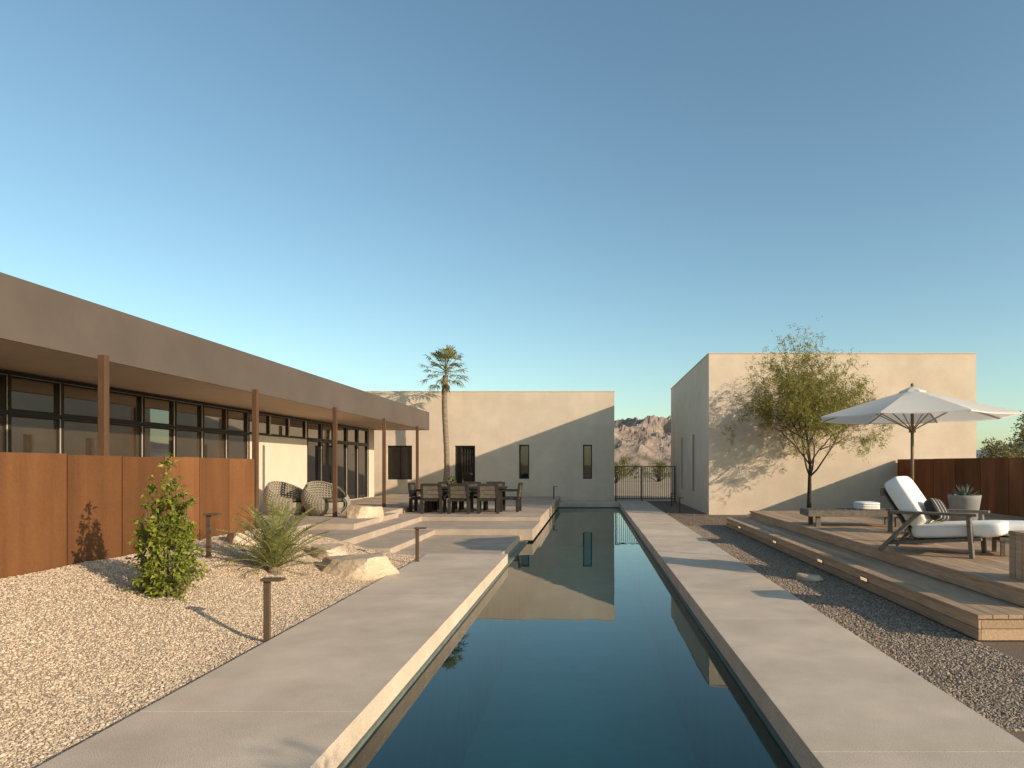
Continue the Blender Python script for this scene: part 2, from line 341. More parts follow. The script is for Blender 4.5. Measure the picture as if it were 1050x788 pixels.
# long low house on the left
off = (-12.5,12,0)
house = thing('house', 'long low house with a wide flat brown overhanging roof and dark windows on the left', 'house', off)
PH = lambda u,z,d: (-8.6-d,u,z)
wins = []
edges = [2.0+15.2*i/15 for i in range(16)]    # 2.0 .. 17.2
for i,(a,b) in enumerate(zip(edges[:-1],edges[1:])):
    wins.append((a+.025,b-.025,2.41,2.93,'glass1')); wins.append((a+.025,b-.025,1.0,2.35,'glass2'))
for k in range(3): wins.append((17.24+1.16*k,17.24+1.16*k+1.1,2.41,2.93,'glass1'))
for k in range(5): wins.append((20.8+1.136*k,20.8+1.136*k+1.08,2.41,2.93,'glass1')); wins.append((20.8+1.136*k,20.8+1.136*k+1.08,.36,2.35,'glass'))
mb = MB(); facade(mb, PH, -2,27.2,.0,2.99, [w[:4] for w in wins], .09)
mb.add([(-8.6,27.2,0),(-17,27.2,0),(-17,27.2,2.99),(-8.6,27.2,2.99),(-8.6,-2,0),(-17,-2,0),(-17,-2,2.99),(-8.6,-2,2.99)],[(0,1,2,3),(4,5,6,7),(1,5,6,2)])
mb.build('wall', M['stucco2'], house, off=off)
for a,b,c,d,g in wins: window(house, off, PH, a,b,c,d, .065, .025, 'sliding_door' if c<.5 else 'window', 0, g)
mb = MB()                       # dark bronze cladding strips round the glazing
mb.pbox(PH,1.9,17.2,2.35,2.41,-.012,.0-.002); mb.pbox(PH,20.75,26.5,2.35,2.41,-.012,-.002); mb.pbox(PH,17.2,20.75,2.375,2.41,-.012,-.002)
mb.pbox(PH,1.9,26.5,2.935,2.985,-.012,-.002)
for u in edges: mb.pbox(PH,u-.023,u+.023,1.0,2.93,-.016,-.003)
for u in [20.772+1.136*k for k in range(6)]: mb.pbox(PH,u-.026,u+.026,.36,2.93,-.016,-.003)
mb.build('window_trim', M['bronze'], house, off=off)
mb = MB(); mb.box(-17.3,-6.49,-3,27.36,3.03,3.69); roof = mb.build('roof', M['soffit'], house, off=off)
mb = MB(); mb.box(-6.488,-6.45,-3,27.4,2.99,3.71); mb.box(-17.3,-6.488,27.362,27.4,2.99,3.71); mb.box(-17.3,-6.488,-3,27.36,3.692,3.71)
mb.build('fascia', M['fascia'], roof, off=off)
mb = MB(); mb.box(-8.58,-6.49,-3,27.35,3.0,3.028); mb.build('soffit', M['soffit'], roof, off=off)
for k in range(-1,5):
    y = 12.65+3.95*(k-1)
    mb = MB(); mb.box(-6.245,-6.155,y-.045,y+.045,.34,2.998); mb.build('post', M['post'], house, off=off, bevel=.005)

# building across the end of the pool
off = (-5.5,33,0)
mid = thing('building', 'tan stucco building with slit windows across the far end of the pool', 'building', off)
PM = lambda u,z,d: (u,30.3+d,z)
opsM = [(-9.0,-7.9,.95,2.46),(-6.0,-5.1,.36,2.46),(-3.15,-2.70,.98,2.5),(-.31,.09,.98,2.5)]
mb = MB(); facade(mb, PM, -13,1.08,-.1,4.85, opsM, .2)
mb.add([(1.08,30.3,-.1),(1.08,37,-.1),(1.08,37,4.85),(1.08,30.3,4.85),(-13,37,-.1),(-13,37,4.85),(-13,30.3,-.1),(-13,30.3,4.85)],[(0,1,2,3),(1,4,5,2),(4,6,7,5),(3,2,5,7)])
mb.build('wall', M['stucco'], mid, off=off)
mb = MB(); mb.box(-13.02,1.1,30.28,30.5,4.85,4.88); mb.box(.9,1.1,30.5,37.02,4.85,4.88); mb.build('parapet_cap', M['stucco2'], mid, off=off)
window(mid, off, PM, *opsM[0], .14, .05, 'window', 1); window(mid, off, PM, *opsM[1], .14, .07, 'door', 0, 'glass', True)
window(mid, off, PM, *opsM[2], .14, .05); window(mid, off, PM, *opsM[3], .14, .05)
# building on the right
off = (8.3,27.5,0)
rb = thing('building', 'tall tan stucco block on the right behind the feathery tree', 'building', off)
PR = lambda u,z,d: (u,22.4+d,z); PL = lambda u,z,d: (3.9+d,u,z)
opL = [(25.5,26.0,.6,2.75),(28.7,29.2,.6,2.75)]
mb = MB(); facade(mb, PR, 3.9,12.67,-.1,5.25, [], .2); facade(mb, PL, 22.4,32.9,-.1,5.25, opL, .2)
mb.add([(12.67,22.4,-.1),(12.67,32.9,-.1),(12.67,32.9,5.25),(12.67,22.4,5.25),(3.9,32.9,-.1),(3.9,32.9,5.25),(3.9,22.4,5.25)],[(0,1,2,3),(1,4,5,2),(3,2,5,6)])
mb.build('wall', M['stucco'], rb, off=off)
mb = MB(); mb.box(3.88,12.69,22.38,22.6,5.25,5.28); mb.box(3.88,4.1,22.6,32.92,5.25,5.28); mb.box(12.47,12.69,22.6,32.92,5.25,5.28); mb.build('parapet_cap', M['stucco2'], rb, off=off)
for o in opL: window(rb, off, PL, *o, .14, .05)

# corten walls
off = (-5.93,6,0)
cw = thing('garden_wall', 'rusted steel panel garden wall in front of the low house', 'wall', off)
cuts = [1.5,2.6,3.6,4.6,5.6,6.6,7.7,8.6,9.45,10.3,11.15,12.0]
for a,b in zip(cuts[:-1],cuts[1:]):
    top = 1.73 if b < 7.8 else 1.71
    mb = MB(); mb.box(-5.93,-5.89+random.uniform(-.003,.003),a+.012,b-.012,.1,top+random.uniform(-.005,.005)); mb.build('panel', M['corten'], cw, off=off, bevel=.003)
mb = MB(); mb.box(-5.97,-5.932,1.55,11.98,.1,1.68); mb.build('backing_frame', M['bronze'], cw, off=off)
off = (10.1,14,0)
cf = thing('garden_fence', 'dark rusted steel panel fence at the back of the deck on the right', 'fence', off)
y = 8.0
while y < 22.3:
    e = min(y+1.2,22.35); mb = MB(); mb.box(10.06,10.14,y+.012,e-.012,.0,1.78+random.uniform(-.012,.012)); mb.build('panel', M['cortend'], cf, off=off, bevel=.004); y = e
mb = MB(); mb.box(10.145,10.2,8,22.35,.0,1.7); mb.build('backing_frame', M['bronze'], cf, off=off)

# gate between the two stucco buildings
off = (2.5,30.6,0)
gt = thing('gate', 'brown iron gate of close upright bars between the two stucco buildings', 'gate', off)
for x in (1.16,2.32,3.8):
    mb = MB(); mb.box(x-.03,x+.03,30.57,30.63,-.16,1.56); mb.build('post', M['gate'], gt, off=off)
for a,b in ((1.2,2.28),(2.36,3.76)):
    mb = MB()
    for z in (.08,1.535): mb.box(a,b,30.586,30.614,z-.02,z+.02)
    x = a+.045
    while x < b: mb.box(x-.011,x+.011,30.59,30.61,.1,1.515); x += .085
    mb.build('gate_leaf', M['gate'], gt, off=off)

# ------------------------------------------------------------------ deck
off = (4.2,6.3,0)
dk = thing('deck', 'low timber deck with a long step on the right of the pool', 'deck', off)
def boards(mb, x0,x1,y0,y1,zt,w=.142):
    x = x0; r = random.Random(5)
    while x < x1-.02:
        e = min(x+w,x1); ys = [y0]; y = y0+r.uniform(1.2,3.6)
        while y < y1-.6: ys.append(y); y += 3.6
        ys.append(y1)
        for a,b in zip(ys[:-1],ys[1:]): mb.box(x+.003,e-.003,a+.002,b-.002,zt-.035,zt)
        x = e
mb = MB(); boards(mb,4.18,10.0,6.53,17.9,.40)
mb.box(4.203,4.228,6.56,17.88,.222,.362)
mb.box(4.23,10,6.56,6.585,.222,.362)
mb.build('platform', M['deck'], dk, off=off, bevel=.003)
mb = MB(); boards(mb,3.56,4.2,6.27,17.95,.22)
for a,b in ((-.02,.082),(.088,.183)): mb.box(3.585,3.61,6.3,17.93,a,b)
st = mb.build('step', M['deck'], dk, off=off, bevel=.003)
mb = MB()
mb.box(4.2,10,6.27,6.40,.185,.22); mb.box(4.2,10,6.403,6.54,.185,.22); mb.box(3.612,10,6.3,6.325,-.02,.082); mb.box(3.612,10,6.3,6.325,.088,.183)
mb.build('front_step', M['deck'], dk, off=off, bevel=.003)
for y in (8.9,10.6,13.2,16.3):
    mb = MB(); mb.box(3.572,3.584,y-.11,y+.11,.085,.14); fl = mb.build('step_light', M['iron'], dk, off=off)
    mb = MB(); mb.box(3.566,3.571,y-.10,y+.10,.094,.131); mb.build('lens', M['lens'], fl, off=off)

# ------------------------------------------------------------------ path lights
def path_light(loc, label, first=[None], rz=0, sc=1):
    if first[0]: return dup(first[0], loc, rz, label, sc)
    t = thing('path_light', label, 'path light', loc, rz, 'steel path lights in the garden', sc)
    mb = MB(); mb.box(-.028,.028,-.018,.018,-.05,.54); mb.build('post', M['lamp'], t, bevel=.003)
    mb = MB(); mb.box(-.045,.15,-.05,.05,.541,.566); mb.build('cap', M['lamp'], t, bevel=.004)
    first[0] = t
path_light((-2.98,6.3,-.01), 'bronze steel path light in the gravel by the near walkway edge')
path_light((-2.86,11.3,0), 'slim dark path light at the far end of the left walkway')
path_light((-5.0,8.95,.4), 'bronze path light between the green shrub and the rusted wall')
path_light((-1.5,28.3,PZ), 'small path light on the patio corner at the far pool end', sc=.9)
path_light((3.1,23.6,-.03), 'path light on the right gravel close by the corner of the tan block', sc=.9)
path_light((3.25,27.2,-.03), 'path light on the right gravel nearest the iron gate', sc=.9)

# ------------------------------------------------------------------ boulders
def boulder(loc, sx,sy,sz, seed, label, rz=0):
    me = bpy.data.meshes.new('boulder'); import bmesh
    bm = bmesh.new(); bmesh.ops.create_icosphere(bm, subdivisions=5, radius=1)
    r = random.Random(seed); planes = []
    for k in range(9):
        a = r.uniform(0,6.28); z = r.uniform(-.1,.5); planes.append((V((math.cos(a),math.sin(a),z)).normalized(), r.uniform(.58,.9)))
    planes.append((V((r.uniform(-.25,.25),r.uniform(-.25,.25),1)).normalized(), .56))
    for v in bm.verts:
        d = v.co.normalized(); t = 1.05
        for n_, o_ in planes:
            q = d.dot(n_)
            if q > .05: t = min(t, o_/q)
        q = d*t; f = .05*noise.noise(q*3+V((seed*5,0,0)))+.025*noise.noise(q*9)
        p = q*(1+f); p.z = max(p.z, -.5)
        v.co = V((p.x*sx, p.y*sy, p.z*sz))
    bm.to_mesh(me); bm.free(); me.materials.append(M['boulder'])
    o = bpy.data.objects.new('boulder', me); C.objects.link(o); o.location = loc; o.rotation_euler = (0,0,rz)
    tag(o, label, 'boulder', 'sandstone boulders in the garden'); return o
boulder((-3.36,9.9,.07), .68,.46,.36, 1, 'largest flat tan boulder in the gravel beside the left walkway', .2)
boulder((-4.1,10.7,.18), .42,.3,.26, 2, 'low tan boulder just behind the young palm')
boulder((-5.3,10.4,.40), .34,.28,.30, 3, 'tan boulder at the foot of the rusted wall behind the shrub')
boulder((-5.4,16.4,.42), .42,.30,.34, 4, 'pale boulder standing alone on the patio before the round chairs', .4)
boulder((3.1,9.7,-.0), .2,.22,.07, 5, 'small flat stone in the right gravel by the deck step')

# ------------------------------------------------------------------ vegetation
def leafquad(mb, p, d, n, l, w):
    d = d.normalized(); a = d.cross(n)
    if a.length < 1e-3: a = d.cross(V((.3,.5,.8)))
    a = a.normalized()*w/2; m = p+d*l*.5
    mb.add([p, m+a, p+d*l, m-a], [(0,1,2,3)])
def rv(r=random):
    while True:
        v = V((r.uniform(-1,1),r.uniform(-1,1),r.uniform(-1,1)))
        if .05 < v.length < 1: return v.normalized()

# mesquite tree: branches are pruned to an upright rounded cone
def mesquite():
    r = random.Random(31); tubes = []; leaf = MB()
    def grow(p, d, L, rad, lev):
        pts = [p.copy()]; rads = [rad]; n = 5
        for i in range(n):
            d = (d + rv(r)*(.2 if lev else .07) + V((0,0,.08 if lev < 3 else .0))).normalized()
            p = p + d*L/n; pts.append(p.copy()); rads.append(rad*(1-(.66 if lev else .4)*(i+1)/n))
        if lev >= 3 and p.z < 1.45: return
        tubes.append((pts, rads, lev))
        if lev >= 3:
            for i in range(1,n+1):
                for k in range(1 if lev == 3 else 2):
                    if r.random() < .32: continue
                    q = pts[i]+rv(r)*.03; dd = (d*.5+rv(r)+V((0,0,-.1))).normalized(); l = r.uniform(.13,.26)
                    side = dd.cross(rv(r)).normalized()
                    for t in range(6):
                        o = q+dd*l*(t+.5)/6
                        for sgn in (-1,1): leafquad(leaf, o, side*sgn+dd*.5, rv(r), r.uniform(.045,.08), r.uniform(.012,.019))
        if lev < 4:
            kids = [8,6,4,4][lev]
            for k in range(kids):
                i = r.choice([2,3,4,5]) if lev else (5 if k < 5 else 4)
                q = pts[i]; ax = rv(r); sd = d.cross(ax).normalized()
                if lev == 0:
                    a = 2*math.pi*k/kids+r.uniform(-.4,.4); nd = V((math.cos(a),math.sin(a),r.uniform(.5,1.3)))
                    if k == 0: nd = V((.0,0.1,2.4))
                    if k == 4: nd = V((-.6,-.2,1.3))
                else: nd = d*r.uniform(.5,.9)+sd*r.uniform(.5,.9)
                grow(q, nd.normalized(), L*r.uniform(.62,.85)*((1.75 if k in (0,4) else 1.3) if lev==0 else 1), rads[i]*(.62 if lev else (.85 if k == 0 else .55)), lev+1)
    grow(V((0,0,-.05)), V((0,0,1)), 1.4, .08, 0)
    A = np.array(leaf.v); lo2, hi2 = np.percentile(A,2,axis=0), np.percentile(A,98,axis=0)
    sx = 5.0/(hi2[0]-lo2[0]); sz = 5.75/np.percentile(A[:,2],99.7); cx = (hi2[0]+lo2[0])/2
    def fx(v):
        x,y,z = v; t = min(1,max(0,(z-1.3)/2.2)); return ((x-cx*t)*(1+(sx-1)*t), y*(1+(sx-1)*t), z*sz)
    def env(p, slack=0):
        z = p[2]; u = (z-1.5)/4.35
        if u > 1 or u < -.05: return u <= 0
        w = 2.4*min(1,(u+.18)/.42)**.7*(1-max(0,u-.16)**1.5)+.12+slack
        return math.hypot(p[0]+.15,p[1]) < w
    rr = random.Random(3); wood = MB(); out = MB()
    for pts, rads, lev in tubes:
        P2 = [fx(p) for p in pts]
        if lev >= 2:
            k = next((i for i,p in enumerate(P2) if not env(p,.1)), len(P2))
            if k < 2: continue
            P2 = P2[:k]; rads = rads[:k]
        wood.tube(P2, rads, 7 if lev < 2 else 4)
    for i in range(0,len(leaf.v),4):
        q = [fx(v) for v in leaf.v[i:i+4]]
        if env(q[0], rr.uniform(-.2,.25)): out.add(q, [(0,1,2,3)])
    return wood, out
w_, l_ = mesquite()
tree = thing('desert_tree', 'feathery olive green desert tree in front of the right tan block', 'tree', (6.5,20.3,-.03), 0)
w_.build('trunk', M['bark'], tree, smooth=True); l_.build('crown', M['mesquite'], tree)
dup(tree, (3.5,.6,-.03), 2.1, 'low feathery tree off the near right corner whose shadow crosses the left walkway', .38)

# tall fan palm
t = thing('palm_tree', 'tall fan palm rising above the flat roof before the end building', 'palm tree', (-6.13,29.0,.3))
mb = MB(); mb.tube([(.05*math.sin(i*.25),0,5.1*i/24) for i in range(25)], [.165-.055*min(1,i/6)+.009*(i%2) for i in range(25)], 14); mb.build('trunk', M['palmbark'], t, smooth=True)
def fan(mb, base, d, pl, bl, r, spread=1.25, nb=12):
    d = d.normalized(); up = V((0,0,1)); side = d.cross(up)
    if side.length < .05: side = V((1,0,0))
    side.normalize(); nn = side.cross(d)
    tip = base+d*pl+V((0,0,-.06)); mb.bar(base, tip, .022, .013)
    for k in range(nb):
        a = spread*(2*k/(nb-1)-1); dd = (d*math.cos(a)+side*math.sin(a)+nn*r.uniform(-.08,.08)); l = bl*(1-.25*abs(a)/spread)*r.uniform(.8,1.15)
        w = nn.cross(dd).normalized()*.025; m = tip+dd*l*.6; e = tip+dd*l+V((0,0,-.3*l*r.uniform(.5,1.5)))
        mb.add([tip, m+w, e, m-w],[(0,1,2,3)])
r = random.Random(4); mb = MB(); dead = MB(); top = V((0,0,5.15))
for k in range(40):
    a = k*2.39996; el = -.5+1.85*(k/40)**.9
    d = V((math.cos(a)*math.cos(el), math.sin(a)*math.cos(el), math.sin(el)))
    fan(mb, top+V((0,0,.25*k/40)), d, r.uniform(.5,.82), r.uniform(.42,.58), r)
for k in range(10):
    a = k*2.39996; d = V((math.cos(a)*.35, math.sin(a)*.35, -1)); fan(dead, top+V((0,0,-.05-.15*r.random())), d, .22, .34, r, .5, 7)
mb.build('crown', M['palmleaf'], t); dead.build('dead_fronds', M['deadpalm'], t)

# young feather palm
t = thing('young_palm', 'small feathery palm with arching green fronds low in the gravel', 'palm', (-4.2,9.1,.13))
mb = MB(); mb.tube([(0,0,-.05),(0,0,.05),(0,0,.12)], [.09,.10,.07], 10); mb.build('trunk', M['palmbark'], t, smooth=True)
mb = MB(); r = random.Random(9)
for k in range(56):
    a = k*2.39996; el0 = .28+1.27*(k/56)**.75; L = r.uniform(.72,.98)*(.8+.3*el0/1.5)
    p = V((0,0,.08)); h = V((math.cos(a),math.sin(a),0)); el = el0; seg = 18; pts = [p.copy()]
    for i in range(seg):
        el -= r.uniform(.02,.075)*(1.2 if i > 6 else .3); d = h*math.cos(el)+V((0,0,math.sin(el))); p = p+d*L/seg; pts.append(p.copy())
        if i > 2:
            sd = d.cross(V((0,0,1))).normalized(); up = sd.cross(d)
            for s in (-1,1):
                for u in (0,.5): leafquad(mb, p+d*L/seg*u, sd*s*1.0+d*.7+up*.25+V((0,0,-.08))+rv(r)*.18, up, r.uniform(.10,.16)*(1.15-i/seg*.6), .013)
    mb.tube(pts, [.006]*(seg)+[.003], 4)
mb.build('fronds', M['youngpalm'], t)

# upright green shrub
def shrub(h, wd, seed, nst, leafl, nleaf):
    r = random.Random(seed); st = MB(); lf = MB()
    for k in range(nst):
        a = k*2.4+r.uniform(-.4,.4); hh = h*(r.uniform(.5,.93) if k else 1)
        pts = []; ph = r.uniform(0,6)
        for i in range(9):
            t = i/8; rr = wd*(.10+1.0*t**.6*(1-.8*t))*(r.uniform(.7,1) if k else .12)
            pts.append(V((math.cos(a+.3*math.sin(ph+3*t))*rr, math.sin(a+.3*math.sin(ph+3*t))*rr, hh*t-.03)))
        st.tube(pts, [.014*(1-.75*i/8) for i in range(9)], 5)
        for i in range(1,9):
            for q in range(3 if k else 5):
                b = pts[i-1].lerp(pts[i], r.random()); d = (V((b.x,b.y,0)).normalized()*.5+rv(r)*.8+V((0,0,.4))).normalized(); l = wd*r.uniform(.18,.48)*(1.2-.8*i/8)
                e = b+d*l; st.tube([b,e],[.005,.002],3)
                for z in range(nleaf):
                    o = b.lerp(e, .2+.85*r.random())+rv(r)*.02; dd = (d*.6+rv(r)+V((0,0,-.1))).normalized(); n = (rv(r)+V((0,0,.8))).normalized()
                    sd = dd.cross(n).normalized(); l2 = leafl*r.uniform(.6,1.15); w = l2*.26; m = o+dd*l2*.45
                    dr = n*(-.15*l2)
                    lf.add([o, m+sd*w+n*.1*l2, o+dd*l2+dr, m-sd*w+n*.1*l2, m], [(0,1,4),(1,2,4),(2,3,4),(3,0,4)])
    return st, lf
st_, lf_ = shrub(1.52, .49, 3, 20, .066, 7)
t = thing('shrub', 'upright bright green leafy shrub in the gravel before the rusted wall', 'shrub', (-4.47,7.2,.2))
st_.build('stems', M['stemgreen'], t); lf_.build('leaves', M['shrubleaf'], t)

# desert bushes behind
def cloud(rad, h, seed, n, size, nc=26):
    r = random.Random(seed); st = MB(); lf = MB()
    for c in range(nc):
        d = rv(r); d.z = abs(d.z); q = V((d.x*rad*r.uniform(.3,.95), d.y*rad*r.uniform(.3,.95), h*(.15+.75*d.z*r.uniform(.5,1))))
        st.tube([V((d.x*.1,d.y*.1,-.05)), q*.55+V((0,0,.05)), q],[.03*h*.4,.015*h*.4,.006],4)
        cr = rad*r.uniform(.2,.36)
        for k in range(n//nc):
            o = q+rv(r)*cr*r.random()**.5; leafquad(lf, o, rv(r), rv(r), size*r.uniform(.6,1.3), size*.5)
    return st, lf
def bush(loc, rad, h, seed, n, size, label, cat='bush', name='desert_bush', group='desert bushes beyond the garden'):
    t = thing(name, label, cat, loc, 0, group)
    a, b = cloud(rad, h, seed, n, size); a.build('branches', M['bark'], t); b.build('foliage', M['bushleaf'], t)
bush((17.9,30,-.16), 1.7, 3.4, 1, 4600, .13, 'green bush directly right of the tan block behind the rusted fence')
bush((20.0,31,-.16), 1.9, 4.3, 2, 5600, .14, 'large green bush at the right edge above the rusted fence')
bush((25.5,42,-.16), 2.2, 3.0, 3, 3600, .18, 'far pale bush between two nearer bushes beyond the rusted fence')
bush((2.4,66,-.16), 1.6, 2.3, 4, 2400, .13, 'olive bush seen through the gate just left of its middle')
bush((7.2,72,-.16), 1.7, 2.9, 5, 2400, .13, 'olive bush seen through the gate near the tall tan block')
bush((5.6,110,-.16), 2.6, 3.6, 6, 2600, .2, 'far bush over the gate at the mountain foot')
r = random.Random(8); mb = MB()
for k in range(420):
    y = 90+r.random()**1.4*400; x = r.uniform(-.35,.9)*y; rr = r.uniform(.4,1.2)
    for q in range(26):
        d = rv(r); d.z = abs(d.z); leafquad(mb, V((x,y,-.16))+d*rr*r.random()**.4, rv(r), rv(r), rr*.5, rr*.28)
stuff(tag(mb.build('desert_scrub', M['bushleaf']), 'low desert scrub dotted over the plain beyond the gate', 'scrub'))

# mountains
def hills(name, x0,x1,y0,y1,h,seed,m,nx=150,ny=40,fs=.012,oc=7,gain=1.6):
    mb = MB()
    for i in range(nx+1):
        for j in range(ny+1):
            u, v = i/nx, j/ny; x = x0+(x1-x0)*u; y = y0+(y1-y0)*v
            env = math.sin(math.pi*v)**.7*min(1,6*u,6*(1-u))
            q = V((x*fs+seed,y*fs,seed)); f = noise.ridged_multi_fractal(q,.85,2.1,oc,1.0,gain)
            mb.v.append((x,y,-2+h*env*(.25+.42*f)))
    for i in range(nx):
        for j in range(ny):
            a = i*(ny+1)+j; mb.f.append((a,a+ny+1,a+ny+2,a+1))
    return struct(mb.build(name, m, smooth=False))
hills('hills', -160,230,520,760,47,3.3,M['rock'],320,100,.011,8,2.0)
hills('hills_far', 900,2600,2500,3300,110,7.7,M['hazerock'],100,24,.0016,3)
hills('hills_east', 500,1000,-500,900,60,5.2,M['rock'],60,60,.008)

# ------------------------------------------------------------------ deck furniture
ZD = .40
def lounge_chair(loc, rz, label):
    t = thing('lounge_chair', label, 'chair', loc, rz)
    for s in (-1,1):
        y = .39*s
        mb = MB(); mb.bar((-.68,y,.02),(-.20,y,.54),.05,.11,(0,1,0)); mb.build('rear_leg', M['greywood'], t, bevel=.006)
        mb = MB(); mb.bar((.46,y,.0),(.42,y,.54),.05,.11,(0,1,0)); mb.build('front_leg', M['greywood'], t, bevel=.006)
        mb = MB(); mb.box(-.54,.52,y-.065,y+.065,.54,.575); mb.build('armrest', M['greywood'], t, bevel=.008)
        mb = MB(); mb.bar((-.56,y*.86,.12),(.56,y*.86,.25),.04,.10,(0,1,0)); mb.build('seat_rail', M['greywood'], t, bevel=.004)
    mb = MB()
    for k in range(7):
        x = -.32+.13*k; z = .19+.116*x; mb.box(x-.05,x+.05,-.34,.34,z,z+.02)
    mb.build('seat_slats', M['greywood'], t)
    mb = MB()
    for k in range(5):
        y = -.27+.135*k; mb.bar((-.26,y,.19),(-.70,y,.87),.11,.022,(1,0,0.65))
    mb.bar((-.675,-.35,.81),(-.675,.35,.81),.03,.08); mb.build('backrest', M['greywood'], t, bevel=.003)
    mb = MB(); mb.pillow(.56,.345,.10, Matrix.Translation((.24,0,.335))@Matrix.Rotation(R(-5),4,'Y'),.25,.3); mb.build('seat_cushion', M['cushion'], t, smooth=True)
    mb = MB(); mb.pillow(.125,.35,.37, Matrix.Translation((-.385,0,.69))@Matrix.Rotation(R(-33),4,'Y'), .25,.28); mb.build('back_cushion', M['cushion'], t, smooth=True)
    return t
CH = (4.80,9.35,ZD); CR = R(-40)
lounge_chair(CH, CR, 'weathered wood lounge chair with white cushions under the umbrella')
mb = MB(); mb.pillow(.20,.075,.16, Matrix.Rotation(R(-30),4,'X'))
o = mb.build('throw_pillow', M['stripe'], smooth=True); Mx = Matrix.Translation(CH)@Matrix.Rotation(CR,4,'Z')
o.location = Mx @ V((-.03,-.06,.585)); o.rotation_euler = (0,R(6),CR+R(80)); tag(o, 'black patterned throw pillow on the white lounge chair', 'pillow')
# ottoman
t = thing('footstool', 'white cushioned low footstool beside the lounge chair at the right edge', 'footstool', (5.74,9.1,ZD), R(-20))
for a in (-1,1):
    for b in (-1,1):
        mb = MB(); mb.box(.26*a-.025,.26*a+.025,.26*b-.025,.26*b+.025,0,.2); mb.build('leg', M['greywood'], t)
mb = MB(); mb.box(-.3,.3,-.3,.3,.2,.25); mb.build('frame', M['greywood'], t, bevel=.005)
mb = MB(); mb.pillow(.31,.31,.10, Matrix.Translation((0,0,.35))); mb.build('cushion', M['cushion'], t, smooth=True)
# block stool at frame edge
t = thing('stool', 'brown slatted timber stool cut off by the right edge of the photo', 'stool', (4.70,7.1,ZD), R(4))
for a in (-1,1):
    mb = MB()
    for k in range(4): mb.box(.2*a-.018,.2*a+.018,-.2+.1*k+.003,-.1+.1*k-.003,0,.46)
    mb.build('side_panel', M['deck'], t, bevel=.004)
mb = MB()
for k in range(4): mb.box(-.225,.225,-.205+.1025*k+.003,-.1025+.1025*k-.003,.462,.5)
mb.build('seat', M['deck'], t, bevel=.004)
mb = MB(); mb.box(-.18,.18,-.02,.02,.12,.18); mb.build('stretcher', M['deck'], t)
# umbrella
UX, UY = 4.98,10.55
t = thing('umbrella', 'large white canvas patio umbrella with wooden pole over the deck', 'umbrella', (UX,UY,ZD), R(4))
mb = MB(); mb.tube([(0,0,.02),(0,0,2.40)],[.026,.024],14); mb.build('pole', M['pole'], t, smooth=True)
mb = MB(); mb.lathe([(0,0),(.3,0),(.3,.05),(.06,.07),(.05,.28),(0,.28)],24); mb.build('base', M['iron'], t)
def canopy(r0,r1,z0,z1,sag,rings=8,sub=6):
    mb = MB(); n = 8*sub
    for i in range(rings+1):
        u = i/rings; rr = r0+(r1-r0)*u; z = z0+(z1-z0)*(u**1.08)
        for j in range(n):
            a = 2*math.pi*j/n; k = (j%sub)/sub; cut = math.cos(math.pi/8)/math.cos((k-.5)*math.pi/4)
            w = 4*k*(1-k); q = rr*(cut)*(1-.03*w*u)
            mb.v.append((q*math.cos(a), q*math.sin(a), z-sag*w*u*(1-.4*u)+.01*w*(1-u)))
    for i in range(rings):
        for j in range(n): mb.f.append((i*n+j,i*n+(j+1)%n,(i+1)*n+(j+1)%n,(i+1)*n+j))
    b = len(mb.v)
    for j in range(n):                                  # short hanging valance
        x,y,z = mb.v[rings*n+j]; mb.v.append((x*1.003,y*1.003,z-.02))
    for j in range(n): mb.f.append((rings*n+j,rings*n+(j+1)%n,b+(j+1)%n,b+j))
    return mb
canopy(.06,1.45,2.34,1.94,.025).build('canopy', M['canvas'], t, smooth=False)
canopy(.015,.20,2.405,2.335,.005,3).build('vent_cap', M['canvas'], t)
mb = MB(); mb.lathe([(0,2.47),(.018,2.455),(.025,2.43),(.018,2.40),(0,2.40)],12); mb.build('finial', M['pole'], t, smooth=True)
for k in range(8):
    a = 2*math.pi*k/8; c, s = math.cos(a), math.sin(a)
    mb = MB(); mb.bar((.03*c,.03*s,2.32),(1.41*c,1.41*s,1.925),.016,.02); mb.bar((.04*c,.04*s,1.75),(.72*c,.72*s,2.11),.014,.016); mb.build('rib', M['ribwood'], t)
mb = MB(); mb.tube([(0,0,1.70),(0,0,1.8)],[.05,.05],12); mb.build('hub', M['pole'], t)
# chaise + towel
t = thing('chaise_lounge', 'low weathered wood chaise lounge near the far end of the deck', 'chaise lounge', (5.2,13.5,ZD), R(-4))
for a in (-.75,.75):
    for b in (-.28,.28):
        mb = MB(); mb.box(a-.04,a+.04,b-.04,b+.04,0,.22); mb.build('leg', M['greywood'], t)
mb = MB(); mb.box(-.95,.95,-.36,-.31,.2,.32); mb.box(-.95,.95,.31,.36,.2,.32); mb.box(-.95,-.90,-.31,.31,.2,.32); mb.box(.90,.95,-.31,.31,.2,.32); mb.build('frame', M['greywood'], t, bevel=.004)
mb = MB()
for k in range(17): x = -.87+.109*k; mb.box(x-.04,x+.04,-.3,.3,.295,.33)
mb.build('slats', M['greywood'], t)
mb = MB()
for k in range(3): mb.pillow(.09,.3,.04, Matrix.Translation((.0,0,.04+.055*k)), .4,.4)
o = mb.build('towel', M['cushion'], smooth=True); o.location = (5.45,13.45,ZD+.325); tag(o, 'folded white towel stack lying on the chaise lounge', 'towel')
o.scale = (2.2,.8,.8)
